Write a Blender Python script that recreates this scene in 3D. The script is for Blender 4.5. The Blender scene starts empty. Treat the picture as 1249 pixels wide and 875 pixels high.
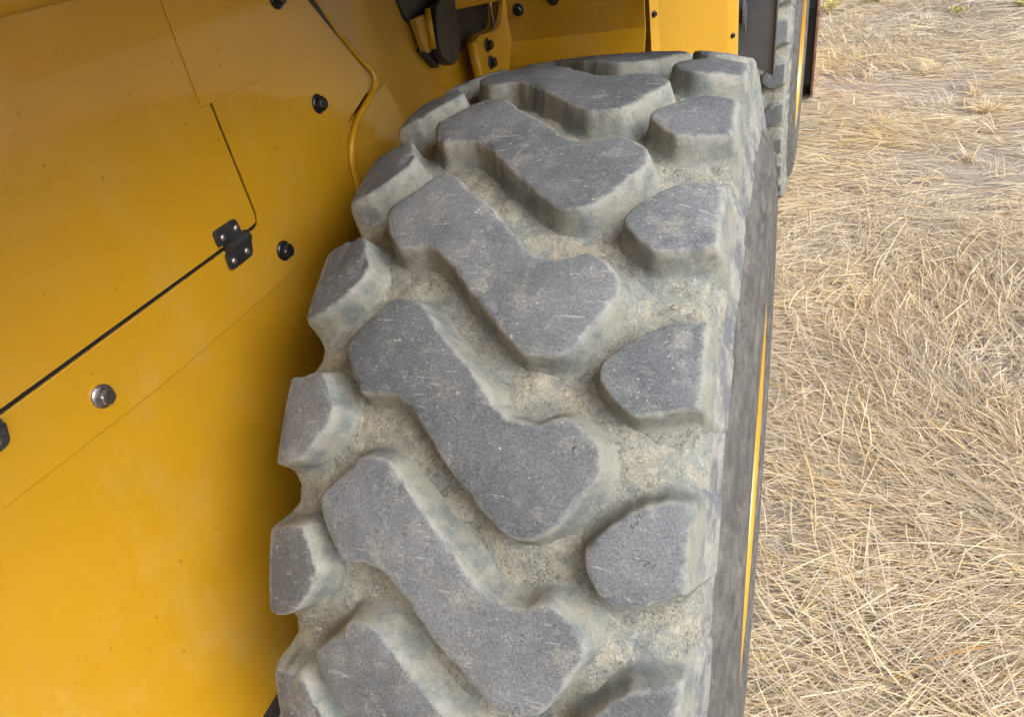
import bpy, bmesh, math, random
import numpy as np
from mathutils import Vector, Matrix, geometry

# ------------------------------------------------------------------ camera, sky, sun, exposure
scene = bpy.context.scene
COL = scene.collection
random.seed(7)
RNG = np.random.default_rng(11)

cam_data = bpy.data.cameras.new('camera')
cam = bpy.data.objects.new('camera', cam_data)
COL.objects.link(cam)
cam_data.sensor_width = 36.0
cam_data.lens = 24.32
cam_data.clip_start = 0.02
cam_data.clip_end = 2000
YAW, PITCH, ROLL = 0.4532, 0.6, -0.2003
fwd = Vector((-math.sin(YAW) * math.cos(PITCH), math.cos(YAW) * math.cos(PITCH), -math.sin(PITCH)))
rgt = Vector((math.cos(YAW), math.sin(YAW), 0))
upv = rgt.cross(fwd)
r2 = rgt * math.cos(ROLL) + upv * math.sin(ROLL)
u2 = -rgt * math.sin(ROLL) + upv * math.cos(ROLL)
M = Matrix((r2, u2, -fwd)).transposed().to_4x4()
M.translation = Vector((0.1364, -0.850, 1.529))
cam.matrix_world = M
scene.camera = cam

SUN_DIR = Vector((0.70, -0.30, 0.63)).normalized()
world = bpy.data.worlds.new('World')
scene.world = world
world.use_nodes = True
wn, wl = world.node_tree.nodes, world.node_tree.links
wn.clear()
sky = wn.new('ShaderNodeTexSky')
sky.sky_type = 'NISHITA'
sky.sun_disc = False
sky.sun_elevation = math.asin(SUN_DIR.z)
sky.sun_rotation = math.atan2(SUN_DIR.x, SUN_DIR.y)
sky.air_density = 1.0
sky.dust_density = 4.0
sky.ozone_density = 1.0
hsv = wn.new('ShaderNodeHueSaturation')          # thin high cloud: a paler sky
hsv.inputs['Saturation'].default_value = 0.42
bg = wn.new('ShaderNodeBackground')
bg.inputs['Strength'].default_value = 0.115
wo = wn.new('ShaderNodeOutputWorld')
wl.new(sky.outputs[0], hsv.inputs['Color'])
wl.new(hsv.outputs[0], bg.inputs[0])
wl.new(bg.outputs[0], wo.inputs[0])

sd_ = bpy.data.lights.new('sun', 'SUN')
sd_.energy = 1.35
sd_.angle = math.radians(38)
sd_.color = (1.0, 0.97, 0.92)
sun = bpy.data.objects.new('sun', sd_)
COL.objects.link(sun)
sun.rotation_euler = SUN_DIR.to_track_quat('Z', 'Y').to_euler()

vs = scene.view_settings
vs.view_transform = 'Standard'
vs.look = 'None'
vs.gamma = 1.0
vs.use_curve_mapping = False
vs.exposure = 1.05
scene.cycles.max_bounces = 5
scene.cycles.diffuse_bounces = 3
scene.cycles.glossy_bounces = 2
scene.cycles.transmission_bounces = 2
scene.cycles.adaptive_threshold = 0.045
scene.cycles.adaptive_min_samples = 16

# ------------------------------------------------------------------ helpers
def obj(name, mesh, mat=None, parent=None, smooth=False):
    o = bpy.data.objects.new(name, mesh)
    COL.objects.link(o)
    if mat is not None and not mesh.materials:
        mesh.materials.append(mat)
    if parent is not None:
        o.parent = parent
    if smooth:
        mesh.polygons.foreach_set('use_smooth', [True] * len(mesh.polygons))
    return o

def empty(name, loc=(0, 0, 0), parent=None):
    o = bpy.data.objects.new(name, None)
    COL.objects.link(o)
    o.location = loc
    o.empty_display_size = 0.1
    if parent is not None:
        o.parent = parent
    return o

def tag(o, label=None, cat=None, group=None, kind=None):
    for k, v in (('label', label), ('category', cat), ('group', group), ('kind', kind)):
        if v:
            o[k] = v
    return o

def from_bm(bm, name='mesh'):
    bmesh.ops.recalc_face_normals(bm, faces=bm.faces)
    me = bpy.data.meshes.new(name)
    bm.to_mesh(me)
    bm.free()
    return me

def bevel_all(bm, w, seg=2, ang=0.5):
    ed = [e for e in bm.edges if len(e.link_faces) == 2 and e.calc_face_angle(0) > ang]
    bmesh.ops.bevel(bm, geom=ed, offset=w, segments=seg, affect='EDGES', profile=0.5, clamp_overlap=True)

def box_mesh(lo, hi, bev=0.003, seg=2):
    bm = bmesh.new()
    c = [(a + b) / 2 for a, b in zip(lo, hi)]
    s = [b - a for a, b in zip(lo, hi)]
    bmesh.ops.create_cube(bm, size=1, matrix=Matrix.Translation(c) @ Matrix.Diagonal((*s, 1)))
    if bev:
        bevel_all(bm, bev, seg)
    return from_bm(bm)

def prism_mesh(pts, axis, a0, a1, bev=0.0, seg=2):
    """polygon extruded along an axis; pts are the two other coordinates in x,y,z order"""
    bm = bmesh.new()
    def mk(p, a):
        q = list(p)
        q.insert(axis, a)
        return bm.verts.new(q)
    A = [mk(p, a0) for p in pts]
    B = [mk(p, a1) for p in pts]
    bm.faces.new(A)
    bm.faces.new(B)
    n = len(pts)
    for i in range(n):
        bm.faces.new((A[i], A[(i + 1) % n], B[(i + 1) % n], B[i]))
    bmesh.ops.recalc_face_normals(bm, faces=bm.faces)
    if bev:
        bevel_all(bm, bev, seg)
    return from_bm(bm)

def round_poly(pts, rad, seg=5):
    """round the corners of a closed polygon; rad may be a list"""
    out = []
    n = len(pts)
    for i in range(n):
        p = Vector(pts[i]); a = Vector(pts[i - 1]); b = Vector(pts[(i + 1) % n])
        r = rad[i] if isinstance(rad, (list, tuple)) else rad
        if r <= 0:
            out.append(tuple(p)); continue
        da, db = (a - p), (b - p)
        r1 = min(r, da.length * .48, db.length * .48)
        s, e = p + da.normalized() * r1, p + db.normalized() * r1
        for k in range(seg + 1):
            t = k / seg
            q = s * (1 - t) ** 2 + p * 2 * t * (1 - t) + e * t * t
            out.append(tuple(q))
    return out

def tube_mesh(path, rad, sides=10):
    bm = bmesh.new()
    rings = []
    path = [Vector(p) for p in path]
    for i, p in enumerate(path):
        t = (path[min(i + 1, len(path) - 1)] - path[max(i - 1, 0)]).normalized()
        a = t.orthogonal().normalized() if i == 0 else (prev - t * prev.dot(t)).normalized()
        prev = a
        b = t.cross(a)
        r = rad[i] if isinstance(rad, (list, tuple)) else rad
        rings.append([bm.verts.new(p + (a * math.cos(k * 2 * math.pi / sides) + b * math.sin(k * 2 * math.pi / sides)) * r) for k in range(sides)])
    for A, B in zip(rings, rings[1:]):
        for k in range(sides):
            bm.faces.new((A[k], A[(k + 1) % sides], B[(k + 1) % sides], B[k]))
    bm.faces.new(rings[0]); bm.faces.new(rings[-1])
    return from_bm(bm)

def lathe_x(profile, seg=96, closed_axis=False):
    """profile of (x, r) turned about the X axis"""
    bm = bmesh.new()
    rows = []
    for x, r in profile:
        rows.append([bm.verts.new((x, -r * math.cos(k * 2 * math.pi / seg), r * math.sin(k * 2 * math.pi / seg))) for k in range(seg)])
    for A, B in zip(rows, rows[1:]):
        for k in range(seg):
            bm.faces.new((A[k], A[(k + 1) % seg], B[(k + 1) % seg], B[k]))
    return from_bm(bm)

def smooth_path(pts, n=6, closed=False):
    pts = [Vector(p) for p in pts]
    out = []
    m = len(pts)
    rng = range(m) if closed else range(m - 1)
    for i in rng:
        if closed:
            p0, p1, p2, p3 = pts[i - 1], pts[i], pts[(i + 1) % m], pts[(i + 2) % m]
        else:
            p0, p1, p2, p3 = pts[max(i - 1, 0)], pts[i], pts[i + 1], pts[min(i + 2, m - 1)]
        for k in range(n):
            t = k / n
            out.append(0.5 * ((2 * p1) + (p2 - p0) * t + (2 * p0 - 5 * p1 + 4 * p2 - p3) * t * t + (3 * p1 - p0 - 3 * p2 + p3) * t ** 3))
    if not closed:
        out.append(pts[-1])
    return out

_W = [(RNG.normal(size=3), RNG.uniform(0, 6.28)) for _ in range(14)]
def vnoise(P, freq, seed=0):
    """cheap smooth noise in about -1..1 (sum of random plane waves)"""
    v = np.zeros(len(P))
    rr = np.random.default_rng(seed + 100)
    for _ in range(12):
        d = rr.normal(size=3); d /= np.linalg.norm(d)
        v += np.sin((P @ d) * freq * rr.uniform(.6, 1.5) + rr.uniform(0, 6.28))
    return v / 3.4

# ------------------------------------------------------------------ materials
class NT:
    def __init__(self, name):
        self.m = bpy.data.materials.new(name)
        self.m.use_nodes = True
        self.t = self.m.node_tree
        self.n, self.l = self.t.nodes, self.t.links
        self.n.clear()
        self.out = self.n.new('ShaderNodeOutputMaterial')
        self.p = self.n.new('ShaderNodeBsdfPrincipled')
        self.l.new(self.p.outputs[0], self.out.inputs[0])
    def new(self, t, **kw):
        x = self.n.new(t)
        for k, v in kw.items():
            setattr(x, k, v)
        return x
    def link(self, a, b):
        self.l.new(a, b)
    def put(self, sock, v):
        if hasattr(v, 'is_output'):
            self.l.new(v, sock)
        elif isinstance(v, (tuple, list)) and len(v) == 3 and sock.type == 'RGBA':
            sock.default_value = (*v, 1)
        else:
            sock.default_value = v
    def math(self, op, a, b=None, clamp=False):
        x = self.new('ShaderNodeMath', operation=op, use_clamp=clamp)
        self.put(x.inputs[0], a)
        if b is not None:
            self.put(x.inputs[1], b)
        return x.outputs[0]
    def ss(self, v, lo, hi):
        x = self.new('ShaderNodeMapRange', interpolation_type='SMOOTHSTEP')
        self.put(x.inputs['Value'], v)
        x.inputs['From Min'].default_value = lo
        x.inputs['From Max'].default_value = hi
        return x.outputs[0]
    def mix(self, f, a, b, blend='MIX'):
        x = self.new('ShaderNodeMix', data_type='RGBA', blend_type=blend)
        self.put(x.inputs[0], f)
        self.put(x.inputs[6], a)
        self.put(x.inputs[7], b)
        return x.outputs[2]
    def noise(self, vec, scale, detail=4, rough=.55, dist=0.0):
        x = self.new('ShaderNodeTexNoise')
        if vec is not None:
            self.link(vec, x.inputs['Vector'])
        x.inputs['Scale'].default_value = scale
        x.inputs['Detail'].default_value = detail
        x.inputs['Roughness'].default_value = rough
        x.inputs['Distortion'].default_value = dist
        return x.outputs[0]
    def voro(self, vec, scale, feature='DISTANCE_TO_EDGE', rnd=1.0):
        x = self.new('ShaderNodeTexVoronoi', feature=feature)
        if vec is not None:
            self.link(vec, x.inputs['Vector'])
        x.inputs['Scale'].default_value = scale
        x.inputs['Randomness'].default_value = rnd
        return x.outputs[0]
    def mapped(self, vec, scale=(1, 1, 1), loc=(0, 0, 0), rot=(0, 0, 0)):
        x = self.new('ShaderNodeMapping')
        self.link(vec, x.inputs[0])
        x.inputs['Scale'].default_value = scale
        x.inputs['Location'].default_value = loc
        x.inputs['Rotation'].default_value = rot
        return x.outputs[0]
    def bump(self, h, strength, dist):
        x = self.new('ShaderNodeBump')
        self.put(x.inputs['Height'], h)
        x.inputs['Strength'].default_value = strength
        x.inputs['Distance'].default_value = dist
        self.link(x.outputs[0], self.p.inputs['Normal'])
    def set(self, **kw):
        for k, v in kw.items():
            self.put(self.p.inputs[k.replace('_', ' ')], v)

def mat_paint():
    t = NT('yellow_paint')
    pos = t.new('ShaderNodeNewGeometry').outputs['Position']
    n1 = t.noise(pos, 3.0, 4)
    base = t.mix(t.ss(n1, .3, .7), (.485, .258, .0110), (.530, .284, .0132))
    # fine dust settled on the paint, thicker in streaky patches
    dn = t.noise(t.mapped(pos, (1, 1, .6)), 9.0, 6, .65)
    base = t.mix(t.math('MULTIPLY', t.ss(dn, .48, .80), .16), base, (.55, .44, .28))
    # dark spatter and small chips
    sp = t.voro(t.mapped(pos, (1, 1, 1)), 80, 'F1')
    spm = t.math('MULTIPLY', t.ss(sp, .20, .11), t.ss(t.noise(pos, 60, 2), .52, .60))
    spz = t.ss(t.noise(pos, 4.0, 2), .42, .55)
    base = t.mix(t.math('MULTIPLY', t.math('MULTIPLY', spm, spz), .45), base, (.10, .06, .02))
    # pale hair scratches
    sc = t.noise(t.mapped(pos, (40, 260, 20), rot=(.5, 0, 0)), 1.0, 2)
    scm = t.math('MULTIPLY', t.ss(sc, .72, .76), t.ss(t.noise(pos, 7, 2), .58, .66))
    base = t.mix(t.math('MULTIPLY', scm, .35), base, (.75, .62, .38))
    rough = t.mix(t.ss(dn, .4, .75), (.30, .30, .30), (.5, .5, .5))
    t.set(Base_Color=base, Roughness=rough, Specular_IOR_Level=.45, Coat_Weight=.6, Coat_Roughness=.07)
    t.bump(t.noise(pos, 350, 3), .04, .001)
    return t.m

def mat_simple(name, col, rough=.5, metal=0.0, var=.25, scale=40, bump=.15, dust=None):
    t = NT(name)
    pos = t.new('ShaderNodeNewGeometry').outputs['Position']
    n = t.noise(pos, scale, 5, .6)
    c0 = tuple(c * (1 - var) for c in col)
    c1 = tuple(min(1, c * (1 + var)) for c in col)
    base = t.mix(t.ss(n, .3, .7), c0, c1)
    if dust:
        base = t.mix(t.math('MULTIPLY', t.ss(t.noise(pos, scale * .45, 6, .7), .45, .75), dust[1]), base, dust[0])
    t.set(Base_Color=base, Roughness=rough, Metallic=metal)
    if bump:
        t.bump(t.noise(pos, scale * 8, 3), bump, .001)
    return t.m

def mat_rubber():
    t = NT('dusty_tyre_rubber')
    pos = t.new('ShaderNodeNewGeometry').outputs['Position']
    loc = t.new('ShaderNodeTexCoord').outputs['Object']
    sep = t.new('ShaderNodeSeparateXYZ'); t.link(loc, sep.inputs[0])
    ax = t.math('ABSOLUTE', sep.outputs[0])
    rad = t.math('SQRT', t.math('ADD', t.math('POWER', sep.outputs[1], 2.0), t.math('POWER', sep.outputs[2], 2.0)))
    e = t.new('ShaderNodeAttribute', attribute_name='edge').outputs['Fac']
    nA = t.noise(pos, 10, 4, .6)
    nB = t.noise(pos, 27, 6, .72)
    nE = t.noise(t.mapped(pos, loc=(3.1, 1.7, 2.3)), 34, 6, .74)
    nC = t.noise(pos, 100, 5, .75)
    nD = t.noise(pos, 480, 3, .75)
    nF = t.noise(t.mapped(pos, (1, 1, 2.0), rot=(.4, .7, .3)), 250, 2, .55)
    wob = t.math('MULTIPLY', t.math('SUBTRACT', nC, .5), .0045)
    ew = t.math('ADD', e, wob)
    top = t.ss(ew, .0004, -.0022)
    floor_ = t.ss(t.math('ADD', e, t.math('MULTIPLY', t.math('SUBTRACT', nE, .5), .012)), .0075, .0125)
    def mul(c, f, lo, hi):
        g = t.new('ShaderNodeMapRange'); t.put(g.inputs['Value'], f)
        g.inputs['From Min'].default_value = .30; g.inputs['From Max'].default_value = .70
        g.inputs['To Min'].default_value = lo; g.inputs['To Max'].default_value = hi
        x = t.new('ShaderNodeVectorMath', operation='SCALE')
        t.link(c, x.inputs[0]); t.link(g.outputs[0], x.inputs['Scale'])
        return x.outputs[0]
    # --- worn lug tops: bluish grey rubber, pale flecks, scuffs and pits
    ct = t.mix(t.ss(nA, .35, .68), (.098, .108, .122), (.152, .164, .180))
    ct = t.mix(t.math('MULTIPLY', t.ss(nC, .52, .70), .45), ct, (.235, .243, .252))
    ct = t.mix(t.math('MULTIPLY', t.ss(nB, .52, .68), .55), ct, (.222, .221, .208))
    rnd = t.new('ShaderNodeObjectInfo').outputs['Random']
    ct = mul(ct, t.math('ADD', t.math('MULTIPLY', rnd, .4), .3), .84, 1.16)
    smear = t.math('ADD', nB, t.math('MULTIPLY', t.math('SUBTRACT', rnd, .5), .10))
    ct = t.mix(t.math('MULTIPLY', t.ss(smear, .52, .68), .34), ct, (.245, .242, .225))
    ct = mul(ct, nD, .66, 1.36)
    ct = t.mix(t.math('MULTIPLY', t.ss(nF, .64, .74), t.math('MULTIPLY', t.ss(nB, .38, .60), .75)), ct, (.46, .46, .45))
    ct = t.mix(t.math('MULTIPLY', t.ss(nF, .34, .25), .75), ct, (.040, .043, .050))
    scr = t.noise(t.mapped(pos, (16, 330, 120), rot=(.7, .35, .5)), 1.0, 2, .5)
    ct = t.mix(t.math('MULTIPLY', t.math('MULTIPLY', t.ss(scr, .665, .70), t.ss(nE, .46, .56)), .55), ct, (.36, .36, .35))
    ct = t.mix(t.math('MULTIPLY', t.ss(nE, .40, .30), .45), ct, (.065, .068, .075))
    cr = t.math('ABSOLUTE', t.math('SUBTRACT', t.noise(pos, 24, 3, .6, .6), .5))
    crm = t.math('MULTIPLY', t.ss(cr, .005, .001), t.ss(nA, .63, .68))
    ct = t.mix(t.math('MULTIPLY', crm, .85), ct, (.02, .02, .022))
    # --- walls: clay film, rubbed thin in places
    cw = t.mix(t.ss(nB, .38, .58), (.150, .170, .170), (.245, .246, .214))
    cw = t.mix(t.math('MULTIPLY', t.ss(nE, .52, .66), .55), cw, (.32, .31, .265))
    cw = mul(cw, nD, .84, 1.16)
    cw = t.mix(t.math('MULTIPLY', t.ss(nC, .62, .72), .6), cw, (.085, .09, .088))
    # --- groove floors: dried mud, tan crust over blue-grey rubber, cracked
    cf = t.mix(t.ss(nB, .34, .48), (.165, .192, .198), (.232, .243, .220))
    cf = t.mix(t.math('MULTIPLY', t.ss(nE, .43, .58), t.math('MULTIPLY', t.ss(e, .008, .022), .85)), cf, (.325, .308, .252))
    cf = t.mix(t.math('MULTIPLY', t.ss(nC, .54, .66), .60), cf, (.115, .125, .125))
    cf = t.mix(t.math('MULTIPLY', t.ss(nC, .46, .36), .55), cf, (.41, .395, .335))
    cf = mul(cf, nD, .78, 1.24)
    warp = t.new('ShaderNodeVectorMath', operation='ADD')
    nz = t.new('ShaderNodeTexNoise'); t.link(pos, nz.inputs['Vector']); nz.inputs['Scale'].default_value = 90
    sv = t.new('ShaderNodeVectorMath', operation='SCALE'); t.link(nz.outputs[1], sv.inputs[0]); sv.inputs['Scale'].default_value = .022
    t.link(pos, warp.inputs[0]); t.link(sv.outputs[0], warp.inputs[1])
    vd = t.voro(t.mapped(warp.outputs[0], (1.0, 1.0, 2.0), rot=(.3, .5, .2)), 135)
    ckm = t.math('MULTIPLY', t.ss(vd, .07, .012), t.ss(nB, .44, .60))
    cf = t.mix(t.math('MULTIPLY', ckm, .62), cf, (.07, .075, .07))
    # --- outer shoulder band: clay with scraped rubber showing; below it bare sidewall
    bandm = t.noise(t.mapped(pos, (1, .5, .5)), 46, 6, .74)
    cb = t.mix(t.ss(bandm, .40, .60), (.150, .158, .172), (.30, .298, .275))
    cb = mul(cb, nC, .8, 1.2)
    sw = t.noise(t.mapped(pos, (1, .25, .25)), 120, 4, .6)
    cs = t.mix(t.ss(sw, .3, .7), (.078, .076, .074), (.145, .139, .133))
    cs = t.mix(t.math('MULTIPLY', t.ss(nE, .50, .66), .30), cs, (.28, .26, .23))
    cs = t.mix(t.math('MULTIPLY', t.ss(nF, .70, .76), .5), cs, (.35, .34, .32))
    side = t.mix(t.ss(t.math('ADD', rad, t.math('MULTIPLY', t.math('SUBTRACT', nC, .5), .006)), .5535, .5560), cs, cb)
    # pale rub along the upper lug edges
    rim_ = t.math('MULTIPLY', t.math('MULTIPLY', t.ss(ew, -.0045, -.0015), t.ss(ew, .0035, .001)), t.ss(nE, .40, .54))
    cwf = t.mix(floor_, cw, cf)
    col = t.mix(top, cwf, ct)
    col = t.mix(t.math('MULTIPLY', rim_, .35), col, (.34, .34, .325))
    sidem = t.ss(t.math('ADD', ax, t.math('MULTIPLY', wob, .4)), .2085, .2110)
    col = t.mix(sidem, col, side)
    rough = t.mix(top, (.95, .95, .95), (.74, .74, .74))
    t.set(Base_Color=col, Roughness=rough, Specular_IOR_Level=.25)
    h_top = t.math('ADD', t.math('MULTIPLY', nD, .55), t.math('MULTIPLY', nC, .7))
    h_top = t.math('SUBTRACT', h_top, t.math('MULTIPLY', crm, 2.0))
    h_fl = t.math('ADD', t.math('ADD', t.math('MULTIPLY', nC, -1.8), t.math('MULTIPLY', nE, 2.6)), t.math('MULTIPLY', nD, .6))
    h_fl = t.math('SUBTRACT', h_fl, t.math('MULTIPLY', ckm, .9))
    fm = t.math('MULTIPLY', floor_, t.math('SUBTRACT', 1.0, top))
    hh = t.new('ShaderNodeMix', data_type='FLOAT')
    t.put(hh.inputs[0], fm); t.put(hh.inputs[2], h_top); t.put(hh.inputs[3], h_fl)
    t.bump(hh.outputs[0], .65, .0026)
    return t.m

def mat_grass():
    t = NT('dry_straw')
    a = t.new('ShaderNodeAttribute', attribute_name='tone').outputs['Fac']
    r = t.new('ShaderNodeValToRGB')
    t.link(a, r.inputs[0])
    cr = r.color_ramp
    cr.interpolation = 'LINEAR'
    stops = [(0.0, (.28, .238, .212)), (.16, (.44, .38, .325)), (.38, (.60, .52, .42)), (.62, (.725, .62, .465)), (.84, (.80, .665, .42)), (.95, (.70, .47, .19)), (1.0, (.55, .28, .09))]
    while len(cr.elements) < len(stops):
        cr.elements.new(.5)
    for el, (p, c) in zip(cr.elements, stops):
        el.position = p
        el.color = (*c, 1)
    t.set(Base_Color=r.outputs[0], Roughness=.7, Specular_IOR_Level=.2)
    tr = t.new('ShaderNodeBsdfTranslucent')
    t.link(r.outputs[0], tr.inputs[0])
    mx = t.new('ShaderNodeMixShader')
    mx.inputs[0].default_value = .22
    t.link(t.p.outputs[0], mx.inputs[1]); t.link(tr.outputs[0], mx.inputs[2])
    t.link(mx.outputs[0], t.out.inputs[0])
    return t.m

def mat_ground():
    t = NT('thatch_soil')
    pos = t.new('ShaderNodeNewGeometry').outputs['Position']
    n = t.noise(pos, 5, 6, .7)
    c = t.mix(t.ss(n, .35, .65), (.29, .25, .225), (.40, .35, .305))
    fib = t.noise(t.mapped(pos, (40, 160, 40), rot=(0, 0, .6)), 1.0, 4, .6)
    fib2 = t.noise(t.mapped(pos, (170, 45, 40), rot=(0, 0, .3)), 1.0, 4, .6)
    c = t.mix(t.ss(fib, .52, .62), c, (.48, .40, .30))
    c = t.mix(t.ss(fib2, .55, .65), c, (.42, .36, .28))
    c = t.mix(t.ss(t.noise(pos, 60, 4), .60, .70), c, (.13, .11, .09))
    t.set(Base_Color=c, Roughness=.95, Specular_IOR_Level=.1)
    t.bump(t.math('ADD', fib, t.noise(pos, 40, 5)), .8, .012)
    return t.m

PAINT = mat_paint()
RUBBER = mat_rubber()
GRASS = mat_grass()
GROUND = mat_ground()
BLACK = mat_simple('black_plastic', (.022, .022, .024), .45, var=.3, scale=30, dust=((.12, .115, .11), .25))
GUARD = mat_simple('dusty_black_plastic', (.060, .065, .078), .55, var=.12, scale=25, bump=.1, dust=((.13, .135, .145), .30))
DARK = mat_simple('dark_steel', (.030, .029, .028), .6, var=.3, scale=20, dust=((.16, .13, .09), .4))
BOLT = mat_simple('black_oxide_bolt', (.035, .036, .042), .28, metal=.6, var=.3, scale=120, bump=.1)
ZINC = mat_simple('zinc_screw', (.55, .54, .52), .35, metal=.9, var=.2, scale=150, bump=.1)
STEEL = mat_simple('grey_steel_bolt', (.26, .26, .28), .30, metal=.9, var=.35, scale=130, bump=.2)
RUST = mat_simple('rusty_edge', (.24, .125, .085), .85, var=.35, scale=35, bump=.4)
HOSE = mat_simple('yellow_seal', (.60, .31, .012), .28, var=.15, scale=18, bump=.05)

# ------------------------------------------------------------------ ground
gm = bpy.data.meshes.new('ground')
gm.from_pydata([(-300, -300, 0), (300, -300, 0), (300, 300, 0), (-300, 300, 0)], [], [(0, 1, 2, 3)])
tag(obj('ground', gm, GROUND), 'flat soil and thatch under the dry grass', 'ground', kind='structure')

# ------------------------------------------------------------------ the loader
loader = empty('wheel_loader', (-0.95, 0.9, 0))
tag(loader, 'yellow wheel loader with big dusty grey tyres parked on dry grass', 'loader')
loader.matrix_parent_inverse = Matrix()
OFF = Vector((0.95, -0.9, 0))
def part(name, mesh, mat, parent=None, smooth=False, label=None):
    """a part given in place (world coordinates); its origin is the loader's"""
    o = obj(name, mesh, mat, parent or loader, smooth)
    if parent is None:
        o.location = OFF
    if label:
        o['label'] = label
    return o

XP = -0.5           # plane of the engine-side panels

# --- the lug outlines, as (across the tread, along the tread) in metres at radius 0.66
C_OUT = [(-.1333, .4651), (-.1334, .457), (-.13, .4477), (-.1192, .4286), (-.1123, .4162), (-.103, .4086), (-.091, .4082), (-.0768, .4099), (-.0636, .4074), (-.0513, .4006), (-.0373, .3882), (-.0222, .3715), (-.0078, .356), (.0101, .34), (.0227, .3272), (.0349, .3158), (.0504, .3044), (.0624, .3009), (.0739, .301), (.0872, .3051), (.0975, .3141), (.1051, .3267), (.1145, .3417), (.119, .3506), (.1254, .3619), (.1273, .3738), (.1241, .384), (.1167, .3929), (.1058, .4014), (.0953, .4058), (.0876, .4045), (.079, .4003), (.0701, .3979), (.0584, .3977), (.0446, .4019), (.0324, .4099), (.0256, .4173), (-.0077, .4504), (-.0342, .4752), (-.0509, .4928), (-.0619, .5033), (-.0776, .5077), (-.0907, .5069), (-.0996, .5012), (-.111, .4872)]
R_OUT = [(.1208, .446), (.122, .455), (.1297, .465), (.1428, .4775), (.1563, .489), (.1715, .498), (.1854, .5022), (.2025, .503), (.245, .503), (.245, .430), (.2025, .4277), (.1905, .424), (.180, .420), (.169, .4152), (.152, .4125), (.138, .421), (.1267, .433), (.122, .4405)]
L_OUT = [(-.245, .4205), (-.1985, .4215), (-.18, .426), (-.163, .4296), (-.1545, .4285), (-.1465, .418), (-.1365, .4), (-.1321, .3915), (-.1335, .379), (-.1405, .3675), (-.153, .354), (-.165, .343), (-.180, .3345), (-.1985, .3305), (-.245, .3305)]
NP = 27
DA = 2 * math.pi / NP
PH = 0.0018
RT = 0.66
LUG_H = 0.0345
XE = 0.2025

def crown(x):
    return .664 - .022 * np.minimum(np.abs(x) / .203, 1.0) ** 3.5

def depth(x):
    return .0316 + .0050 * np.clip((np.abs(x) - .13) / .06, 0, 1)

def r_side(ax):
    return np.interp(ax, [.190, .1985, .2025, .2055, .2100, .2150, .2185, .2215, .2260, .2400], [.680, .652, .6415, .6270, .6000, .5750, .5600, .5450, .5000, .4000])

def h_edge(s):
    return np.interp(s, [-.012, -.006, -.003, -.001, .0005, .002, .005, .0075, .010, .014, .019, .026, .034, .045], [0, -.0001, -.0004, -.0012, -.0038, -.0105, -.0215, -.0278, -.0308, -.0328, -.0338, -.0348, -.0362, -.0390])

def poly_sd(P, poly):
    """signed distance to a closed polygon, negative inside"""
    A = np.array(poly); B = np.roll(A, -1, 0)
    d2 = np.full(len(P), 1e9)
    inside = np.zeros(len(P), bool)
    for a, b in zip(A, B):
        ab = b - a
        t = np.clip(((P - a) @ ab) / max(ab @ ab, 1e-12), 0, 1)
        q = P - a - t[:, None] * ab
        d2 = np.minimum(d2, (q * q).sum(1))
        c = ((a[1] > P[:, 1]) != (b[1] > P[:, 1]))
        with np.errstate(divide='ignore', invalid='ignore'):
            xi = (b[0] - a[0]) * (P[:, 1] - a[1]) / (b[1] - a[1]) + a[0]
        inside ^= c & (P[:, 0] < xi)
    d = np.sqrt(d2)
    return np.where(inside, -d, d)

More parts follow.
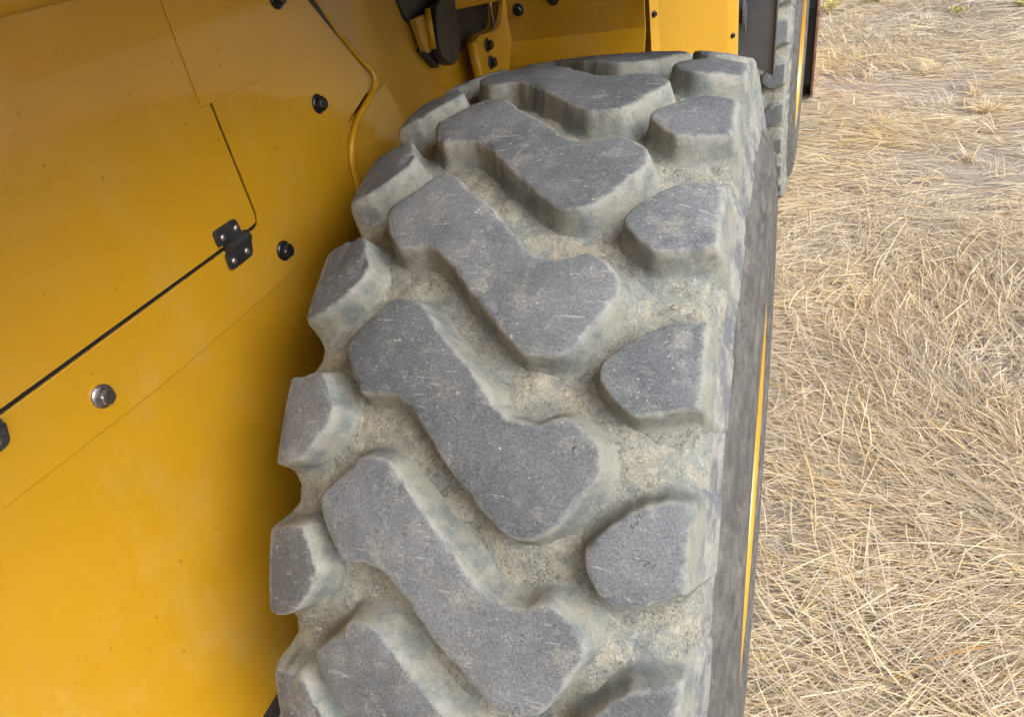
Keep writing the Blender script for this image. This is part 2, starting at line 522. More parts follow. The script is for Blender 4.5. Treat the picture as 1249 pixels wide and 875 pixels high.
def lug_mesh(outline, seed):
    curve = [np.array((p.x, p.y)) for p in smooth_path([(x, y, 0) for x, y in outline], 8, True)]
    curve = np.array(curve)
    seg = np.linalg.norm(np.roll(curve, -1, 0) - curve, axis=1)
    cum = np.r_[0, np.cumsum(seg)]
    n = int(cum[-1] / .004)
    ts = np.arange(n) / n * cum[-1]
    cc = np.vstack([curve, curve[:1]])
    poly = np.c_[np.interp(ts, cum, cc[:, 0]), np.interp(ts, cum, cc[:, 1])]
    # worn, slightly uneven outline
    P3 = np.c_[poly, np.full(len(poly), seed * 3.1)]
    tan = np.roll(poly, -1, 0) - np.roll(poly, 1, 0)
    tan /= np.linalg.norm(tan, axis=1)[:, None]
    area = 0.5 * np.sum(poly[:, 0] * np.roll(poly[:, 1], -1) - np.roll(poly[:, 0], -1) * poly[:, 1])
    nor = np.c_[tan[:, 1], -tan[:, 0]] * (1 if area > 0 else -1)
    poly = poly + nor * (vnoise(P3, 70, seed) * .0014 + vnoise(P3, 420, seed + 5) * .0007)[:, None]
    pts = []
    for off in (-.012, -.006, -.003, -.001, .0005, .002, .005, .0075, .010, .014, .019, .026, .034, .045):
        q = poly + nor * off
        if off > .01:
            q = q[::2]
        s = poly_sd(q, poly)
        pts.append(q[np.abs(s - off) < .0006 + abs(off) * .12])
    lo, hi = poly.min(0) - .05, poly.max(0) + .05
    gx, gy = np.meshgrid(np.arange(lo[0], hi[0], .005), np.arange(lo[1], hi[1], .005))
    g = np.c_[gx.ravel(), gy.ravel()] + np.random.default_rng(seed).uniform(-.001, .001, (gx.size, 2))
    pts.append(g[poly_sd(g, poly) < -.016])
    sgn = 0
    if np.abs(poly[:, 0]).max() > .22:
        sgn = 1 if poly[:, 0].max() > .22 else -1
        ys = np.arange(lo[1], hi[1], .005)
        for x in (.196, .1985, .2005, .2025, .204, .2055, .208, .2105, .213, .216, .2195, .223):
            q = np.c_[np.full(len(ys), x * sgn), ys]
            s = poly_sd(q, poly)
            pts.append(q[s < .04])
    pts = np.vstack(pts)
    pts = pts[np.abs(pts[:, 0]) < .2265]
    # thin out near-duplicates
    key = np.round(pts / .0011).astype(int)
    _, idx = np.unique(key, axis=0, return_index=True)
    pts = pts[np.sort(idx)]
    res = geometry.delaunay_2d_cdt([Vector(p) for p in pts], [], [], 0, 1e-5)
    V = np.array([(v.x, v.y) for v in res[0]])
    F = [f for f in res[2]]
    sd = poly_sd(V, poly)
    F = [f for f in F if sum(sd[i] for i in f) / len(f) < .043 and max(sd[i] for i in f) < .047]
    ax = np.abs(V[:, 0])
    N3 = np.c_[V, np.full(len(V), seed * 1.7)]
    r = crown(V[:, 0]) + h_edge(sd) + vnoise(N3, 60, seed + 20) * .0006 + vnoise(N3, 220, seed + 30) * .0003
    rg = np.random.default_rng(seed + 60)
    for _ in range(9):                                   # gouges and chipped edges
        c0 = poly[rg.integers(len(poly))] if rg.uniform() < .6 else V[rg.integers(len(V))]
        ang, ra, rb, dp = rg.uniform(0, 3.14), rg.uniform(.004, .014), rg.uniform(.002, .005), rg.uniform(.0008, .0028)
        dx, dy = V[:, 0] - c0[0], V[:, 1] - c0[1]
        u_, v_ = dx * math.cos(ang) + dy * math.sin(ang), -dx * math.sin(ang) + dy * math.cos(ang)
        r = r - dp * np.exp(-(u_ / ra) ** 2 - (v_ / rb) ** 2)
    edge = sd.copy()
    if sgn:
        shift = np.clip(sd / .022, 0, 1) * .013
        r = np.minimum(r, r_side(ax + shift))
        edge = np.maximum(sd, (ax - .2015) * .7)
    a = V[:, 1] / RT + PH
    co = np.c_[V[:, 0], -r * np.cos(a), r * np.sin(a)]
    me = bpy.data.meshes.new('tread_lug')
    me.from_pydata(co.tolist(), [], F)
    at = me.attributes.new('edge', 'FLOAT', 'POINT')
    at.data.foreach_set('value', edge.astype(np.float32))
    bm = bmesh.new(); bm.from_mesh(me)
    bmesh.ops.delete(bm, geom=[v for v in bm.verts if not v.link_faces], context='VERTS')
    # faces must look outwards
    for f in bm.faces:
        f.normal_update()
    flip = [f for f in bm.faces if f.normal.dot(Vector((0, f.calc_center_median().y, f.calc_center_median().z))) < 0]
    bmesh.ops.reverse_faces(bm, faces=flip)
    bm.to_mesh(me); bm.free()
    me.materials.append(RUBBER)
    me.polygons.foreach_set('use_smooth', [True] * len(me.polygons))
    return me

def carcass_mesh():
    half = [(.226, .330), (.232, .338), (.2360, .350), (.2380, .365), (.2398, .390), (.2402, .415), (.2398, .440), (.2388, .463), (.2372, .480), (.2366, .486), (.2384, .4875), (.2383, .4915), (.2358, .493), (.2352, .500),
            (.2343, .504), (.2340, .508), (.2330, .514), (.2348, .5155), (.2345, .520), (.2316, .5215), (.2308, .526), (.2300, .533), (.2265, .540), (.2215, .5475), (.2165, .557), (.2120, .571), (.2080, .585), (.2030, .596), (.1965, .6035)]
    xs = np.linspace(.190, -.190, 60)
    prof = half + [(x, float(crown(x)) - float(depth(x))) for x in xs] + [(-x, r) for x, r in reversed(half)]
    prof = np.array(prof)
    seg = 27 * 22
    ang = np.arange(seg) / seg * 2 * math.pi
    n = len(prof)
    X = np.repeat(prof[:, 0], seg); Rr = np.repeat(prof[:, 1], seg); A = np.tile(ang, n)
    P = np.c_[X, -Rr * np.cos(A), Rr * np.sin(A)]
    fl = np.clip((.205 - np.abs(X)) / .02, 0, 1)
    Rr = Rr + fl * (vnoise(P, 45, 1) * .0022 + vnoise(P, 140, 2) * .0013 + vnoise(P, 400, 3) * .0005) + (1 - fl) * vnoise(P, 60, 4) * .0003
    co = np.c_[X, -Rr * np.cos(A), Rr * np.sin(A)]
    i = np.arange(n - 1)[:, None] * seg; j = np.arange(seg)[None, :]
    q = np.stack([i + j, i + (j + 1) % seg, i + seg + (j + 1) % seg, i + seg + j], -1).reshape(-1, 4)
    me = bpy.data.meshes.new('tyre')
    me.from_pydata(co.tolist(), [], q[:, ::-1].tolist())
    at = me.attributes.new('edge', 'FLOAT', 'POINT')
    at.data.foreach_set('value', np.full(len(co), .05, np.float32))
    me.materials.append(RUBBER)
    me.polygons.foreach_set('use_smooth', [True] * len(me.polygons))
    bm = bmesh.new(); bm.from_mesh(me); bmesh.ops.recalc_face_normals(bm, faces=bm.faces); bm.to_mesh(me); bm.free()
    return me

LUGS = [[lug_mesh(C_OUT, s) for s in (1, 2, 3, 11, 12)], [lug_mesh(R_OUT, s) for s in (4, 5, 13, 14)], [lug_mesh(L_OUT, s) for s in (7, 8, 15, 16)]]
CARC = carcass_mesh()
RIM = lathe_x([(-.232, .345), (-.24, .335), (-.236, .326), (-.20, .312), (.04, .30), (.06, .285), (.068, .24), (.068, .15), (.10, .135), (.105, .06), (.105, .001)][::-1][:-4] + [], 96) if False else lathe_x(
    [(.105, .001), (.105, .06), (.100, .135), (.068, .15), (.068, .24), (.085, .285), (.12, .300), (.200, .312), (.2230, .318), (.2285, .322), (.2312, .330), (.2308, .341), (.2290, .345), (.2280, .344), (.2270, .338), (.20, .334), (-.20, .334), (-.2290, .345), (-.2365, .343), (-.2345, .327), (-.20, .312)], 128)
RIM.polygons.foreach_set('use_smooth', [True] * len(RIM.polygons))
NUT = prism_mesh([(.016 * math.cos(k * math.pi / 3), .016 * math.sin(k * math.pi / 3)) for k in range(6)], 0, 0, .022, .002, 1)

def crumbs_mesh(n=700, seed=5):
    R = np.random.default_rng(seed)
    P = np.c_[R.uniform(-.185, .185, n), R.uniform(0, NP, n)]
    ok = np.ones(n, bool)
    for o in (C_OUT, R_OUT, L_OUT):
        for k in (-2, -1, 0, 1, 2, 3, 4):
            q = np.c_[P[:, 0], ((P[:, 1] % 1.0) + k) * DA * RT]
            ok &= poly_sd(q, o) > .009
    P = P[ok]
    bm = bmesh.new()
    for x, a in P:
        ang = a * DA + PH
        r = float(crown(np.array(x))) - float(depth(x))
        s_ = R.uniform(.0012, .0034) * (1.6 if R.uniform() < .08 else 1)
        m = Matrix.Translation((x, -r * math.cos(ang), r * math.sin(ang))) @ Matrix.Rotation(-ang, 4, 'X') @ Matrix.Diagonal((s_ * R.uniform(.7, 1.6), s_ * .7, s_ * R.uniform(.7, 1.6), 1)) @ Matrix.Rotation(R.uniform(0, 6), 4, 'Y')
        g_ = bmesh.ops.create_icosphere(bm, subdivisions=1, radius=1.0, matrix=m)
        for v in g_['verts']:
            v.co += Vector(R.normal(0, .0004, 3))
    return from_bm(bm)
MUD = mat_simple('dry_mud', (.30, .275, .215), .95, var=.3, scale=300, bump=.2)

def wheel(cx, cy, spin, label, tilt=0.0):
    w = empty('wheel', (0, 0, 0), loader)
    w.location = Vector((cx, cy, .66)) + OFF
    w.rotation_euler.z = tilt
    w['label'] = label
    t_ = obj('tyre', CARC, RUBBER, w)
    t_.rotation_euler.x = spin
    obj('rim', RIM, PAINT, w)
    cm = obj('mud_crumbs', CRUMBS, MUD, w)
    cm.rotation_euler.x = spin
    cm['kind'] = 'stuff'
    for k in range(10):
        nmesh = obj('wheel_nut', NUT, STEEL, w)
        a = k * math.pi / 5
        nmesh.location = (.068, .195 * math.cos(a), .195 * math.sin(a))
    for k in range(NP):
        for kind in range(3):
            ms = LUGS[kind]
            o = obj('tread_lug', ms[(k * 7 + k // 3) % len(ms)], RUBBER, w)
            o.rotation_euler.x = -k * DA + spin
    return w

CRUMBS = crumbs_mesh()
wheel(-.124, 0.0, 0.0, 'near rear wheel with worn chunky lugs caked in pale dust')
wheel(-.098, 2.75, 0.11, 'front wheel behind the black mudguard', -.035)

# --- engine side: the panel with its shaped front edge, the door let into it, the lower skirt
def plate_x(name, poly, x, th, mat, bev=.0015, label=None, parent=None):
    return part(name, prism_mesh(poly, 0, x - th, x, bev), mat, parent, label=label)

G = .0027     # half the width of the door gap
door_y, door_z = -.193, 1.2205
fold = [(-1.60, 1.155), (-.622, 1.146), (-.426, 1.135), (-.19, 1.134)]
# lower strip of the panel (below the door), then its front field
side = fold + [(-.150, 1.139), (-.118, 1.151), (-.059, 1.180), (.006, 1.224), (.031, 1.246)] + [(.060, 1.266), (.136, 1.290), (.150, 1.304), (.139, 1.330), (.053, 1.437), (.0, 1.505), (-.02, 1.53)]
door_bottom = [(door_y + G, 1.53), (door_y + G, door_z + .010), (door_y - .003, door_z - G + .002), (door_y - .010, door_z - G)]
panel_poly = side + door_bottom + [(-1.60, door_z - G)]
plate_x('side_panel', panel_poly, XP, .0042, PAINT, .0010)
door_poly = [(-1.60, door_z + G), (door_y - .014, door_z + G), (door_y - .006, door_z + .004), (door_y - G, door_z + .012), (door_y - G, 1.53), (-1.60, 1.53)]
door = plate_x('access_door', door_poly, XP + .0012, .0025, PAINT, .0008)
# overlapping upper corner plate
plate_x('corner_plate', [(-.212, 1.373), (-.086, 1.3735), (-.079, 1.385), (-.070, 1.53), (-.205, 1.53)], XP + .0030, .0014, PAINT, .0008)
# black sheet standing in for the shade behind the gaps
plate_x('gap_backing', [(-1.6, 1.17), (-.16, 1.172), (-.11, 1.185), (-.03, 1.23), (.02, 1.262), (.15, 1.32), (.07, 1.45), (-.0, 1.55), (-1.6, 1.55)], XP - .0085, .003, BLACK, 0)
# the skirt below
skirt = prism_mesh([(-1.60, .64), (-.30, .64), (.06, .70), (.20, .90), (.26, 1.20), (.20, 1.285), (.02, 1.256), (-.02, 1.228), (-.09, 1.188), (-.14, 1.166), (-1.60, 1.166)], 0, XP - .0080, XP - .0050, .0008)
part('skirt_panel', skirt, PAINT)
part('skirt_lip', prism_mesh([(XP - .0052, .6385), (XP - .0052, .6345), (XP - .035, .612), (XP - .039, .6145), (XP - .0102, .6385)], 1, -1.6, -.30), PAINT)
# rounded bead and bulging upper cowl above the door
cow = [(XP + .004, 1.503), (XP + .013, 1.505), (XP + .017, 1.511), (XP + .014, 1.518), (XP + .030, 1.532), (XP + .034, 1.630), (-1.30, 1.630), (-1.30, 1.50)]
part('engine_cowl', prism_mesh(cow, 1, -1.6, -.292, .004, 2), PAINT)

# beaded front edge of the side panel
seal_path = smooth_path([(XP - .016, -.004, 1.545), (XP - .016, .074, 1.443), (XP - .014, .128, 1.372), (XP - .008, .155, 1.333), (XP + .001, .166, 1.308), (XP + .001, .150, 1.286), (XP, .092, 1.264), (XP, .055, 1.237), (XP - .001, .040, 1.205), (XP - .002, .040, 1.165), (XP - .004, .048, 1.110), (XP - .006, .07, 1.02)], 6)
part('front_panel', prism_mesh(round_poly([(-.008, 1.62), (.066, 1.446), (.150, 1.340), (.168, 1.305), (.168, 1.10), (.50, 1.10), (.50, 1.62)], [0, .03, .03, .02, 0, 0, 0]), 0, -.5399, -.528, .003), PAINT)
part('seal_strip', tube_mesh(seal_path, .0052, 10), HOSE, smooth=True)

# bolts
def bolt_mesh(rw=.0125, rh=.0088, h=.0075, tilt=.0):
    bm = bmesh.new()
    prof = [(0, rw), (.0018, rw), (.0032, rw * .86), (.0036, rh * 1.06)]
    rings = []
    for x, r in prof:
        rings.append([bm.verts.new((x, r * math.cos(k * math.pi / 12), r * math.sin(k * math.pi / 12))) for k in range(24)])
    for x, r, cut in ((.0036, rh, 1), (.0036 + h * .8, rh, 1), (.0036 + h, rh * .8, 0)):
        ring = []
        for k in range(24):
            a = k * math.pi / 12
            rr = r / math.cos((a % (math.pi / 3)) - math.pi / 6) * .9 if cut else r
            ring.append(bm.verts.new((x, rr * math.cos(a), rr * math.sin(a))))
        rings.append(ring)
    for A, B in zip(rings, rings[1:]):
        for k in range(24):
            bm.faces.new((A[k], A[(k + 1) % 24], B[(k + 1) % 24], B[k]))
    bm.faces.new(rings[-1])
    return from_bm(bm)
BM1 = bolt_mesh()
def bolt(loc, mat, parent=None, scale=1.0, rot=0.0, rz=0.0, label=None):
    me = BM1.copy()
    me.materials.clear()
    o = obj('bolt', me, mat, parent or loader)
    o.location = Vector(loc) + OFF
    o.rotation_euler = (rot, 0, rz)
    o.scale = (scale,) * 3
    if label:
        o['label'] = label
    return o
bolt((XP, .003, 1.312), BOLT, scale=1.08, rot=.3)
bolt((XP, -.170, 1.169), BOLT, scale=1.08, rot=.8)
bolt((XP, -.489, 1.171), STEEL, scale=1.0, rot=.5, label='bare grey steel bolt with a bright worn edge')
bolt((XP, -.015, 1.452), BOLT, scale=1.08)

# hinges
def hinge(y0, z0):
    x = XP + .0016
    h = empty('hinge', (0, 0, 0), loader)
    h.location = Vector((x, y0, z0)) + OFF
    up = round_poly([(-.027, .003), (-.026, .026), (.015, .0255), (.016, .004), (.027, -.002), (.026, .0005)], [.004, .006, .006, .001, .003, 0])
    up = round_poly([(-.027, .0065), (-.0265, .0265), (.015, .0260), (.0158, .0065)], [.003, .006, .006, .003])
    lw = round_poly([(-.022, -.0055), (.0265, -.0065), (.019, -.0265), (-.0245, -.0265)], [.003, .004, .007, .006])
    obj('hinge_leaf', prism_mesh(up, 0, 0, .0042, .001), BLACK, h)
    obj('hinge_leaf', prism_mesh(lw, 0, 0, .0042, .001), BLACK, h)
    bm_ = tube_mesh([(.0035, -.0175, 0), (.0035, .0215, -.001)], .0078, 12)
    obj('hinge_barrel', bm_, BLACK, h)
    for y, z in ((-.0165, .0150), (.0085, .0152), (-.0150, -.0170), (.0105, -.0170)):
        s = obj('screw', SCREW, ZINC, h, True)
        s.location = (.0042, y, z)
    return h
SCREW = lathe_x([(0, .0042), (.0012, .0040), (.0022, .0028), (.0024, .0005)], 14)
hinge(-.2475, 1.2205)
hinge(-.603, 1.2205)

# --- frame wall inside the wheel arch, behind the side panel
part('frame_plate', prism_mesh([(-.10, .95), (.80, .95), (.80, 1.62), (-.10, 1.62)], 0, -.556, -.54), PAINT)
part('chassis', box_mesh((-1.36, -1.55, .42), (-.62, 2.2, 1.10), .02), DARK)
part('axle', tube_mesh([(-1.5, 0, .66), (-.62, 0, .66), (-.56, 0, .66), (-.18, 0, .66)], [.16, .15, .12, .11], 28), DARK, smooth=True)
part('axle', tube_mesh([(-1.5, 2.75, .66), (-.18, 2.75, .66)], [.13, .11], 28), DARK, smooth=True)

# --- black rubber stop, its bracket and the bolted catch in the arch
part('grab_stop', prism_mesh(round_poly([(.335, 1.42), (.355, 1.353), (.372, 1.344), (.50, 1.352), (.50, 1.42)], [.0, .012, .01, 0, 0]), 0, -.5399, -.522, .004), BLACK)
latch_poly = round_poly([(.425, 1.36), (.515, 1.375), (.508, 1.335), (.496, 1.268), (.478, 1.262), (.474, 1.252), (.436, 1.250), (.404, 1.280), (.410, 1.32)], [.01, 0, .0, .01, .003, .006, .014, .01, 0])
part('latch_arm', prism_mesh(latch_poly, 0, -.512, -.492, .003), BLACK)
part('latch_arm', prism_mesh(round_poly([(.375, 1.295), (.40, 1.305), (.43, 1.26), (.42, 1.252)], .006), 0, -.536, -.513, .002), BLACK)
part('latch_bracket', prism_mesh(round_poly([(.362, 1.352), (.412, 1.352), (.408, 1.292), (.392, 1.286), (.376, 1.294)], [0, 0, .004, .006, .004]), 0, -.521, -.508, .002), PAINT)
part('latch_bracket', tube_mesh([(-.503, .407, 1.36), (-.503, .402, 1.325), (-.504, .400, 1.292)], .006, 10), HOSE, smooth=True)
# flat black sheet, painting the shade of an opening behind
part('recess_shade', prism_mesh(round_poly([(.50, 1.345), (.775, 1.31), (.765, 1.275), (.745, 1.258), (.64, 1.262), (.585, 1.245), (.545, 1.262), (.51, 1.268)], [0, 0, .02, .02, .0, .01, .0, .0]), 0, -.5395, -.5365, 0), BLACK)
part('arch_beam', prism_mesh([(.508, 1.336), (.80, 1.303), (.80, 1.42), (.508, 1.42)], 0, -.54, -.50, .003), PAINT)
catch = prism_mesh(round_poly([(.585, 1.262), (.615, 1.268), (.70, 1.258), (.745, 1.262), (.777, 1.285), (.7985, 1.340), (.7985, 1.214), (.775, 1.185), (.745, 1.150), (.60, 1.150), (.588, 1.19)], [.004, .01, .01, .02, .01, 0, .01, .01, .01, .0, 0]), 0, -.515, -.50, .002)
cp = part('catch_plate', catch, PAINT)
part('catch_rib', tube_mesh([(-.506, .578, 1.262), (-.506, .583, 1.21), (-.506, .590, 1.15)], .010, 10), HOSE, smooth=True)
part('catch_block', box_mesh((-.52, .592, 1.168), (-.499, .622, 1.186), .002), BLACK)
for y, z in ((.645, 1.241), (.648, 1.204)):
    bolt((-.50, y, z), BOLT, scale=1.15)

# --- front wall of the arch: flat sheet with a kinked lower flange
fw = [(.800, 1.62), (.800, 1.212), (.770, 1.165), (.764, 1.06), (.768, 1.06), (.774, 1.163), (.804, 1.209), (.804, 1.62)]
part('arch_front', prism_mesh(fw, 0, -.539, -.186, .001), PAINT)
for x, z in ((-.474, 1.279), (-.388, 1.292)):
    b = bolt((x, .799, z), BOLT, scale=1.1)
    b.rotation_euler = (0, 0, -math.pi / 2)

# --- bright tank box between the wheels with folded edge flanges
tank = prism_mesh([(-.190, .872), (-.174, .897), (-.030, .985), (-.010, 1.008), (-.008, 1.02), (-.08, 1.62), (-.222, 1.62)], 2, .30, 1.48, .003)
part('tank_box', tank, PAINT)
b = bolt((-.182, .884, 1.222), BOLT, scale=.6); b.rotation_euler = (0, 0, -.67)
b = bolt((-.019, .997, 1.135), BOLT, scale=.5); b.rotation_euler = (0, 0, -.8)

part('arch_return', box_mesh((-.40, .945, .90), (-.196, .951, 1.60), .001), PAINT)

# --- unseen deck over the arch, added to shade panel and inner tread
part('shade_deck', box_mesh((-1.35, -1.60, 1.635), (.08, .60, 1.67), .01), PAINT)
part('unseen_cab', prism_mesh([(.35, 1.66), (1.9, 1.66), (1.75, 2.75), (.55, 2.75)], 0, -1.55, -.40, .05, 3), DARK)  # unseen cab, a guess placed for its shade

# --- unseen fender, added for its shade: flat top with a turned-down outer lip
part('shade_fender', prism_mesh([(-.495, 1.475), (.04, 1.475), (.072, 1.455), (.078, 1.380), (.084, 1.380), (.080, 1.462), (.045, 1.485), (-.495, 1.485)], 1, .0, .74, .001), GUARD)

# --- front mudguard, black, with its support pin
mg = [(-.075, 1.66), (-.075, 1.58), (-.060, .86), (-.010, .845), (.052, .845), (.056, 1.58), (.062, 1.66)]
part('mudguard', prism_mesh([(-.30, 1.40), (-.30, .93), (-.070, .862), (.004, .874), (.050, .848), (.059, 1.40)], 1, 1.700, 1.712, .003), GUARD)
part('mudguard_flange', prism_mesh([(.0500, .846), (.0590, 1.40), (.0640, 1.40), (.0550, .846)], 1, 1.690, 1.76, .002), GUARD)
top = []
for k in range(13):
    a = math.radians(35 + k * 9)
    top.append((2.75 - .80 * math.cos(a), .66 + .80 * math.sin(a)))
for k in range(12, -1, -1):
    a = math.radians(35 + k * 9)
    top.append((2.75 - .815 * math.cos(a), .66 + .815 * math.sin(a)))
part('mudguard_arch', prism_mesh(top, 0, -.36, .064, .002), GUARD)
part('support_pin', tube_mesh([(-.105, 1.645, 1.050), (-.040, 1.645, 1.050)], .018, 14), DARK, smooth=True)
part('pin_washer', tube_mesh([(-.041, 1.645, 1.056), (-.034, 1.645, 1.056)], .052, 20), GUARD)

# --- bucket in front, black with a worn rusty side edge
def bucket():
    b = empty('bucket', (0, 0, 0), loader)
    b.location = OFF
    shell = [(4.05, .72), (4.02, .60), (4.05, .35), (4.15, .12), (4.30, .03), (4.95, .02), (4.95, .035), (4.31, .045), (4.165, .13), (4.065, .355), (4.035, .60), (4.065, .72)]
    obj('bucket_shell', prism_mesh(shell, 0, -2.10, .205, .003), BLACK, b)
    cheek = [(4.00, .74), (3.97, .60), (4.01, .34), (4.11, .08), (4.25, .0), (5.05, .0), (4.95, .14), (4.45, .70)]
    for x in (.205, -2.12):
        obj('cheek_plate', prism_mesh(cheek, 0, x, x + .016, .003), RUST, b)
    return b
bucket()

# ------------------------------------------------------------------ dry grass
def blades(n, xlo, xhi, ylo, yhi, seed, lmin, lmax, wmul=1.0, upright=.08, lift=.0, dens=None):
    R = np.random.default_rng(seed)
    x = R.uniform(xlo, xhi, n); y = R.uniform(ylo, yhi, n)
    P = np.c_[x, y, np.zeros(n)]
    if dens is not None:
        keep = R.uniform(size=n) < dens(P)
        x, y, P = x[keep], y[keep], P[keep]
        n = len(x)
    # tufts pull roots together
    flow = -.55 + vnoise(P, 1.6, seed) * 1.0 + vnoise(P, 5.0, seed + 1) * .5
    az = flow + R.normal(0, .30, n) + np.where(R.uniform(size=n) < .5, math.pi, 0)
    cross = R.uniform(size=n) < .15
    az = np.where(cross, R.uniform(0, 6.283, n), az)
    L = R.uniform(lmin, lmax, n) * np.where(R.uniform(size=n) < .12, 1.5, 1.0)
    up = R.uniform(size=n) < upright * (1 + 2.0 * np.clip(vnoise(P, 4.0, seed + 2), 0, 1))
    el = np.where(up, R.uniform(.5, 1.25, n), np.abs(R.normal(0, .13, n)) + .02)
    L = np.where(up, L * .55, L)
    bend = np.where(up, R.uniform(.1, 1.2, n), R.uniform(.05, .35, n))
    side = R.normal(0, .30, n)
    z0 = np.where(up, .0, np.abs(R.normal(0, .012, n)) + lift + .012 * np.clip(vnoise(P, 6, seed + 3), -.3, 1.5) + .004)
    z0 = np.maximum(z0, .002)
    w = R.uniform(.0009, .0021, n) * wmul
    S = 4
    ctr = np.zeros((n, S + 1, 3)); ctr[:, 0] = np.c_[x, y, z0]
    dirs = []
    for k in range(S):
        t = (k + .5) / S
        e_ = el - bend * t * 1.4
        a_ = az + side * t
        d = np.c_[np.cos(e_) * np.cos(a_), np.cos(e_) * np.sin(a_), np.sin(e_)]
        ctr[:, k + 1] = ctr[:, k] + d * (L / S)[:, None]
        dirs.append(d)
    ctr[:, :, 2] = np.maximum(ctr[:, :, 2], .002)
    roll = R.uniform(-.9, .9, n)
    sidev = np.c_[-np.sin(az) * np.cos(roll), np.cos(az) * np.cos(roll), np.sin(roll)]
    tw = np.array([1.0, 1.0, .9, .65, .12])
    off = sidev[:, None, :] * (w[:, None] * tw[None, :])[:, :, None]
    V = np.stack([ctr - off, ctr + off], 2).reshape(n, -1, 3)     # n, (S+1)*2, 3
    base = np.arange(S)[:, None] * 2 + np.array([0, 1, 3, 2])[None, :]
    F = (np.arange(n)[:, None, None] * (S + 1) * 2 + base[None]).reshape(-1, 4)
    patch = vnoise(P, 3.0, 77) * .10 + vnoise(P, 9.0, 78) * .07
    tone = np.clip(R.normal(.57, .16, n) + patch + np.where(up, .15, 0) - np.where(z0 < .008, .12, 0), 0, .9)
    tone = np.where(R.uniform(size=n) < .012, R.uniform(.93, 1, n), tone)
    return V.reshape(-1, 3), F, np.repeat(tone, (S + 1) * 2)

def ribbon_object(name, sets, mat):
    V = []; F = []; T = []; o = 0
    for v, f, t in sets:
        V.append(v); F.append(f + o); T.append(t); o += len(v)
    V = np.vstack(V).astype(np.float32); F = np.vstack(F).astype(np.int32); T = np.concatenate(T).astype(np.float32)
    me = bpy.data.meshes.new(name)
    me.vertices.add(len(V)); me.vertices.foreach_set('co', V.ravel())
    me.loops.add(F.size); me.loops.foreach_set('vertex_index', F.ravel())
    me.polygons.add(len(F)); me.polygons.foreach_set('loop_start', np.arange(0, F.size, 4, dtype=np.int32))
    me.polygons.foreach_set('loop_total', np.full(len(F), 4, np.int32))
    me.update(calc_edges=True)
    at = me.attributes.new('tone', 'FLOAT', 'POINT')
    at.data.foreach_set('value', T)
    me.polygons.foreach_set('use_smooth', np.ones(len(F), bool))
    return obj(name, me, mat)

def clump(P):
    return np.clip(.62 + .55 * vnoise(P, 5.5, 41) + .25 * vnoise(P, 17, 42), .12, 1)

def tufts(nt, per, xlo, xhi, ylo, yhi, seed, wmul):
    R = np.random.default_rng(seed)
    c = np.c_[R.uniform(xlo, xhi, nt), R.uniform(ylo, yhi, nt)]
    out = []
    for k in range(nt):
        r = R.uniform(.02, .06)
        m = int(per * R.uniform(.4, 1.6))
        out.append(blades(m, c[k, 0] - r, c[k, 0] + r, c[k, 1] - r, c[k, 1] + r, int(seed * 1000 + k), .08, .26, wmul, .75))
    V = []; F = []; T = []; o = 0
    for v, f, t in out:
        V.append(v); F.append(f + o); T.append(np.clip(t + .06, 0, 1)); o += len(v)
    return np.vstack(V), np.vstack(F), np.concatenate(T)

sets = [
    blades(105000, -.35, 1.5, -.9, 2.6, 1, .05, .19, .68, .05, dens=clump),
    blades(30000, -.35, 1.5, -.9, 2.6, 9, .02, .06, .8, .03),
    blades(7000, -.35, 1.5, -.9, 2.6, 2, .16, .30, .9, .05, .010, dens=clump),
    blades(120000, -.3, 2.6, 2.6, 8.6, 3, .06, .19, 1.05, .08, dens=clump),
    blades(30000, 1.5, 4.0, -1.2, 2.6, 4, .08, .24, 1.2, .07, dens=clump),
    blades(30000, -2.5, 6.0, 4.5, 14.0, 5, .10, .26, 2.2, .12),
    blades(12000, -3.0, -.35, -3.0, 4.0, 6, .10, .24, 2.0, .06),
    blades(16000, -3.0, 4.0, -4.0, -.9, 8, .10, .24, 2.0, .06),
    tufts(45, 30, .15, 1.5, .2, 2.6, 21, .9),
    tufts(130, 34, .1, 2.6, 2.6, 8.6, 22, 1.2),
]
g = ribbon_object('dry_grass', sets, GRASS)
tag(g, 'matted pale straw-coloured dry grass covering the ground', 'grass', kind='stuff')

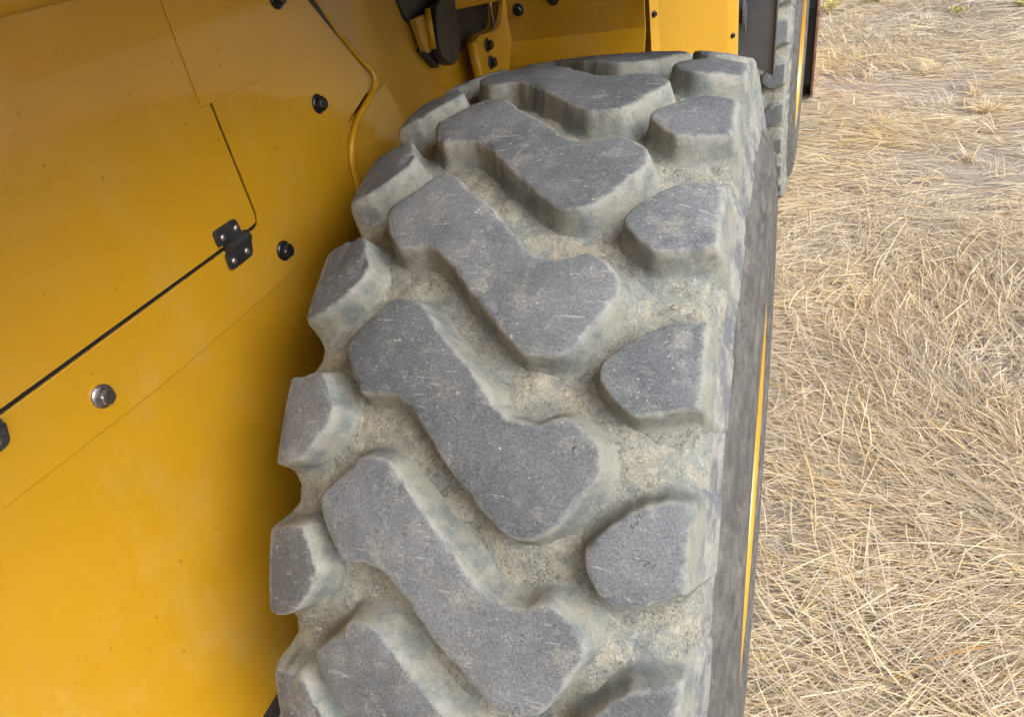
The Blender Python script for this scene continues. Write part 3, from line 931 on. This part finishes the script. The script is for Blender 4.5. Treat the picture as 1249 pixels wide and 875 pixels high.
# ------------------------------------------------------------------ weeds among the straw
def mat_weed():
    t = NT('weed_leaf')
    a = t.new('ShaderNodeAttribute', attribute_name='tone').outputs['Fac']
    t.set(Base_Color=t.mix(a, (.48, .43, .18), (.74, .64, .30)), Roughness=.7, Specular_IOR_Level=.2)
    return t.m
WEED = mat_weed()
STALK = mat_simple('weed_stalk', (.40, .33, .16), .8, var=.2, scale=60, bump=0)
def weed(x, y, rad, h, seed, label):
    R = np.random.default_rng(seed)
    root = empty('weed', (x, y, 0))
    tag(root, label, 'weed', 'yellow-green weeds among the dry grass')
    tips = []
    for k in range(9):
        a, o = R.uniform(0, 6.28), R.uniform(.2, 1.0) * rad
        tip = Vector((math.cos(a) * o, math.sin(a) * o, h * R.uniform(.6, 1.0)))
        mid = Vector((tip.x * .4, tip.y * .4, tip.z * .6))
        obj('stem', tube_mesh([(0, 0, 0), mid, tip], [.003, .0022, .001], 5), STALK, root)
        tips.append((mid, tip))
    V = []; F = []; T = []
    for k in range(420):
        m, t_ = tips[R.integers(len(tips))]
        c = np.array(m.lerp(t_, R.uniform(-.4, 1.05))) + R.normal(0, rad * .13, 3)
        c[2] = max(c[2], .008)
        d = R.normal(size=3); d[2] = abs(d[2]) * .8; d /= np.linalg.norm(d)
        s_ = np.cross(d, R.normal(size=3)); s_ /= np.linalg.norm(s_)
        L, w = R.uniform(.018, .04), R.uniform(.004, .009)
        b = len(V)
        V += [c, c + d * L * .5 + s_ * w, c + d * L, c + d * L * .5 - s_ * w]
        F.append((b, b + 1, b + 2, b + 3)); T += [R.uniform()] * 4
    me = bpy.data.meshes.new('foliage')
    me.from_pydata([tuple(v) for v in V], [], F)
    me.attributes.new('tone', 'FLOAT', 'POINT').data.foreach_set('value', np.array(T, np.float32))
    obj('foliage', me, WEED, root)
weed(.35, 6.70, .11, .13, 31, 'bright yellow-green weed clump in the straw just beyond the loader bucket')
weed(.74, 7.00, .12, .09, 32, 'low faded green weed at the top edge, second from the bucket')
weed(1.30, 6.25, .07, .05, 33, 'small sparse yellowish weed, third from the bucket')
weed(1.76, 6.25, .08, .05, 34, 'yellow weed at the far top corner, furthest from the bucket')
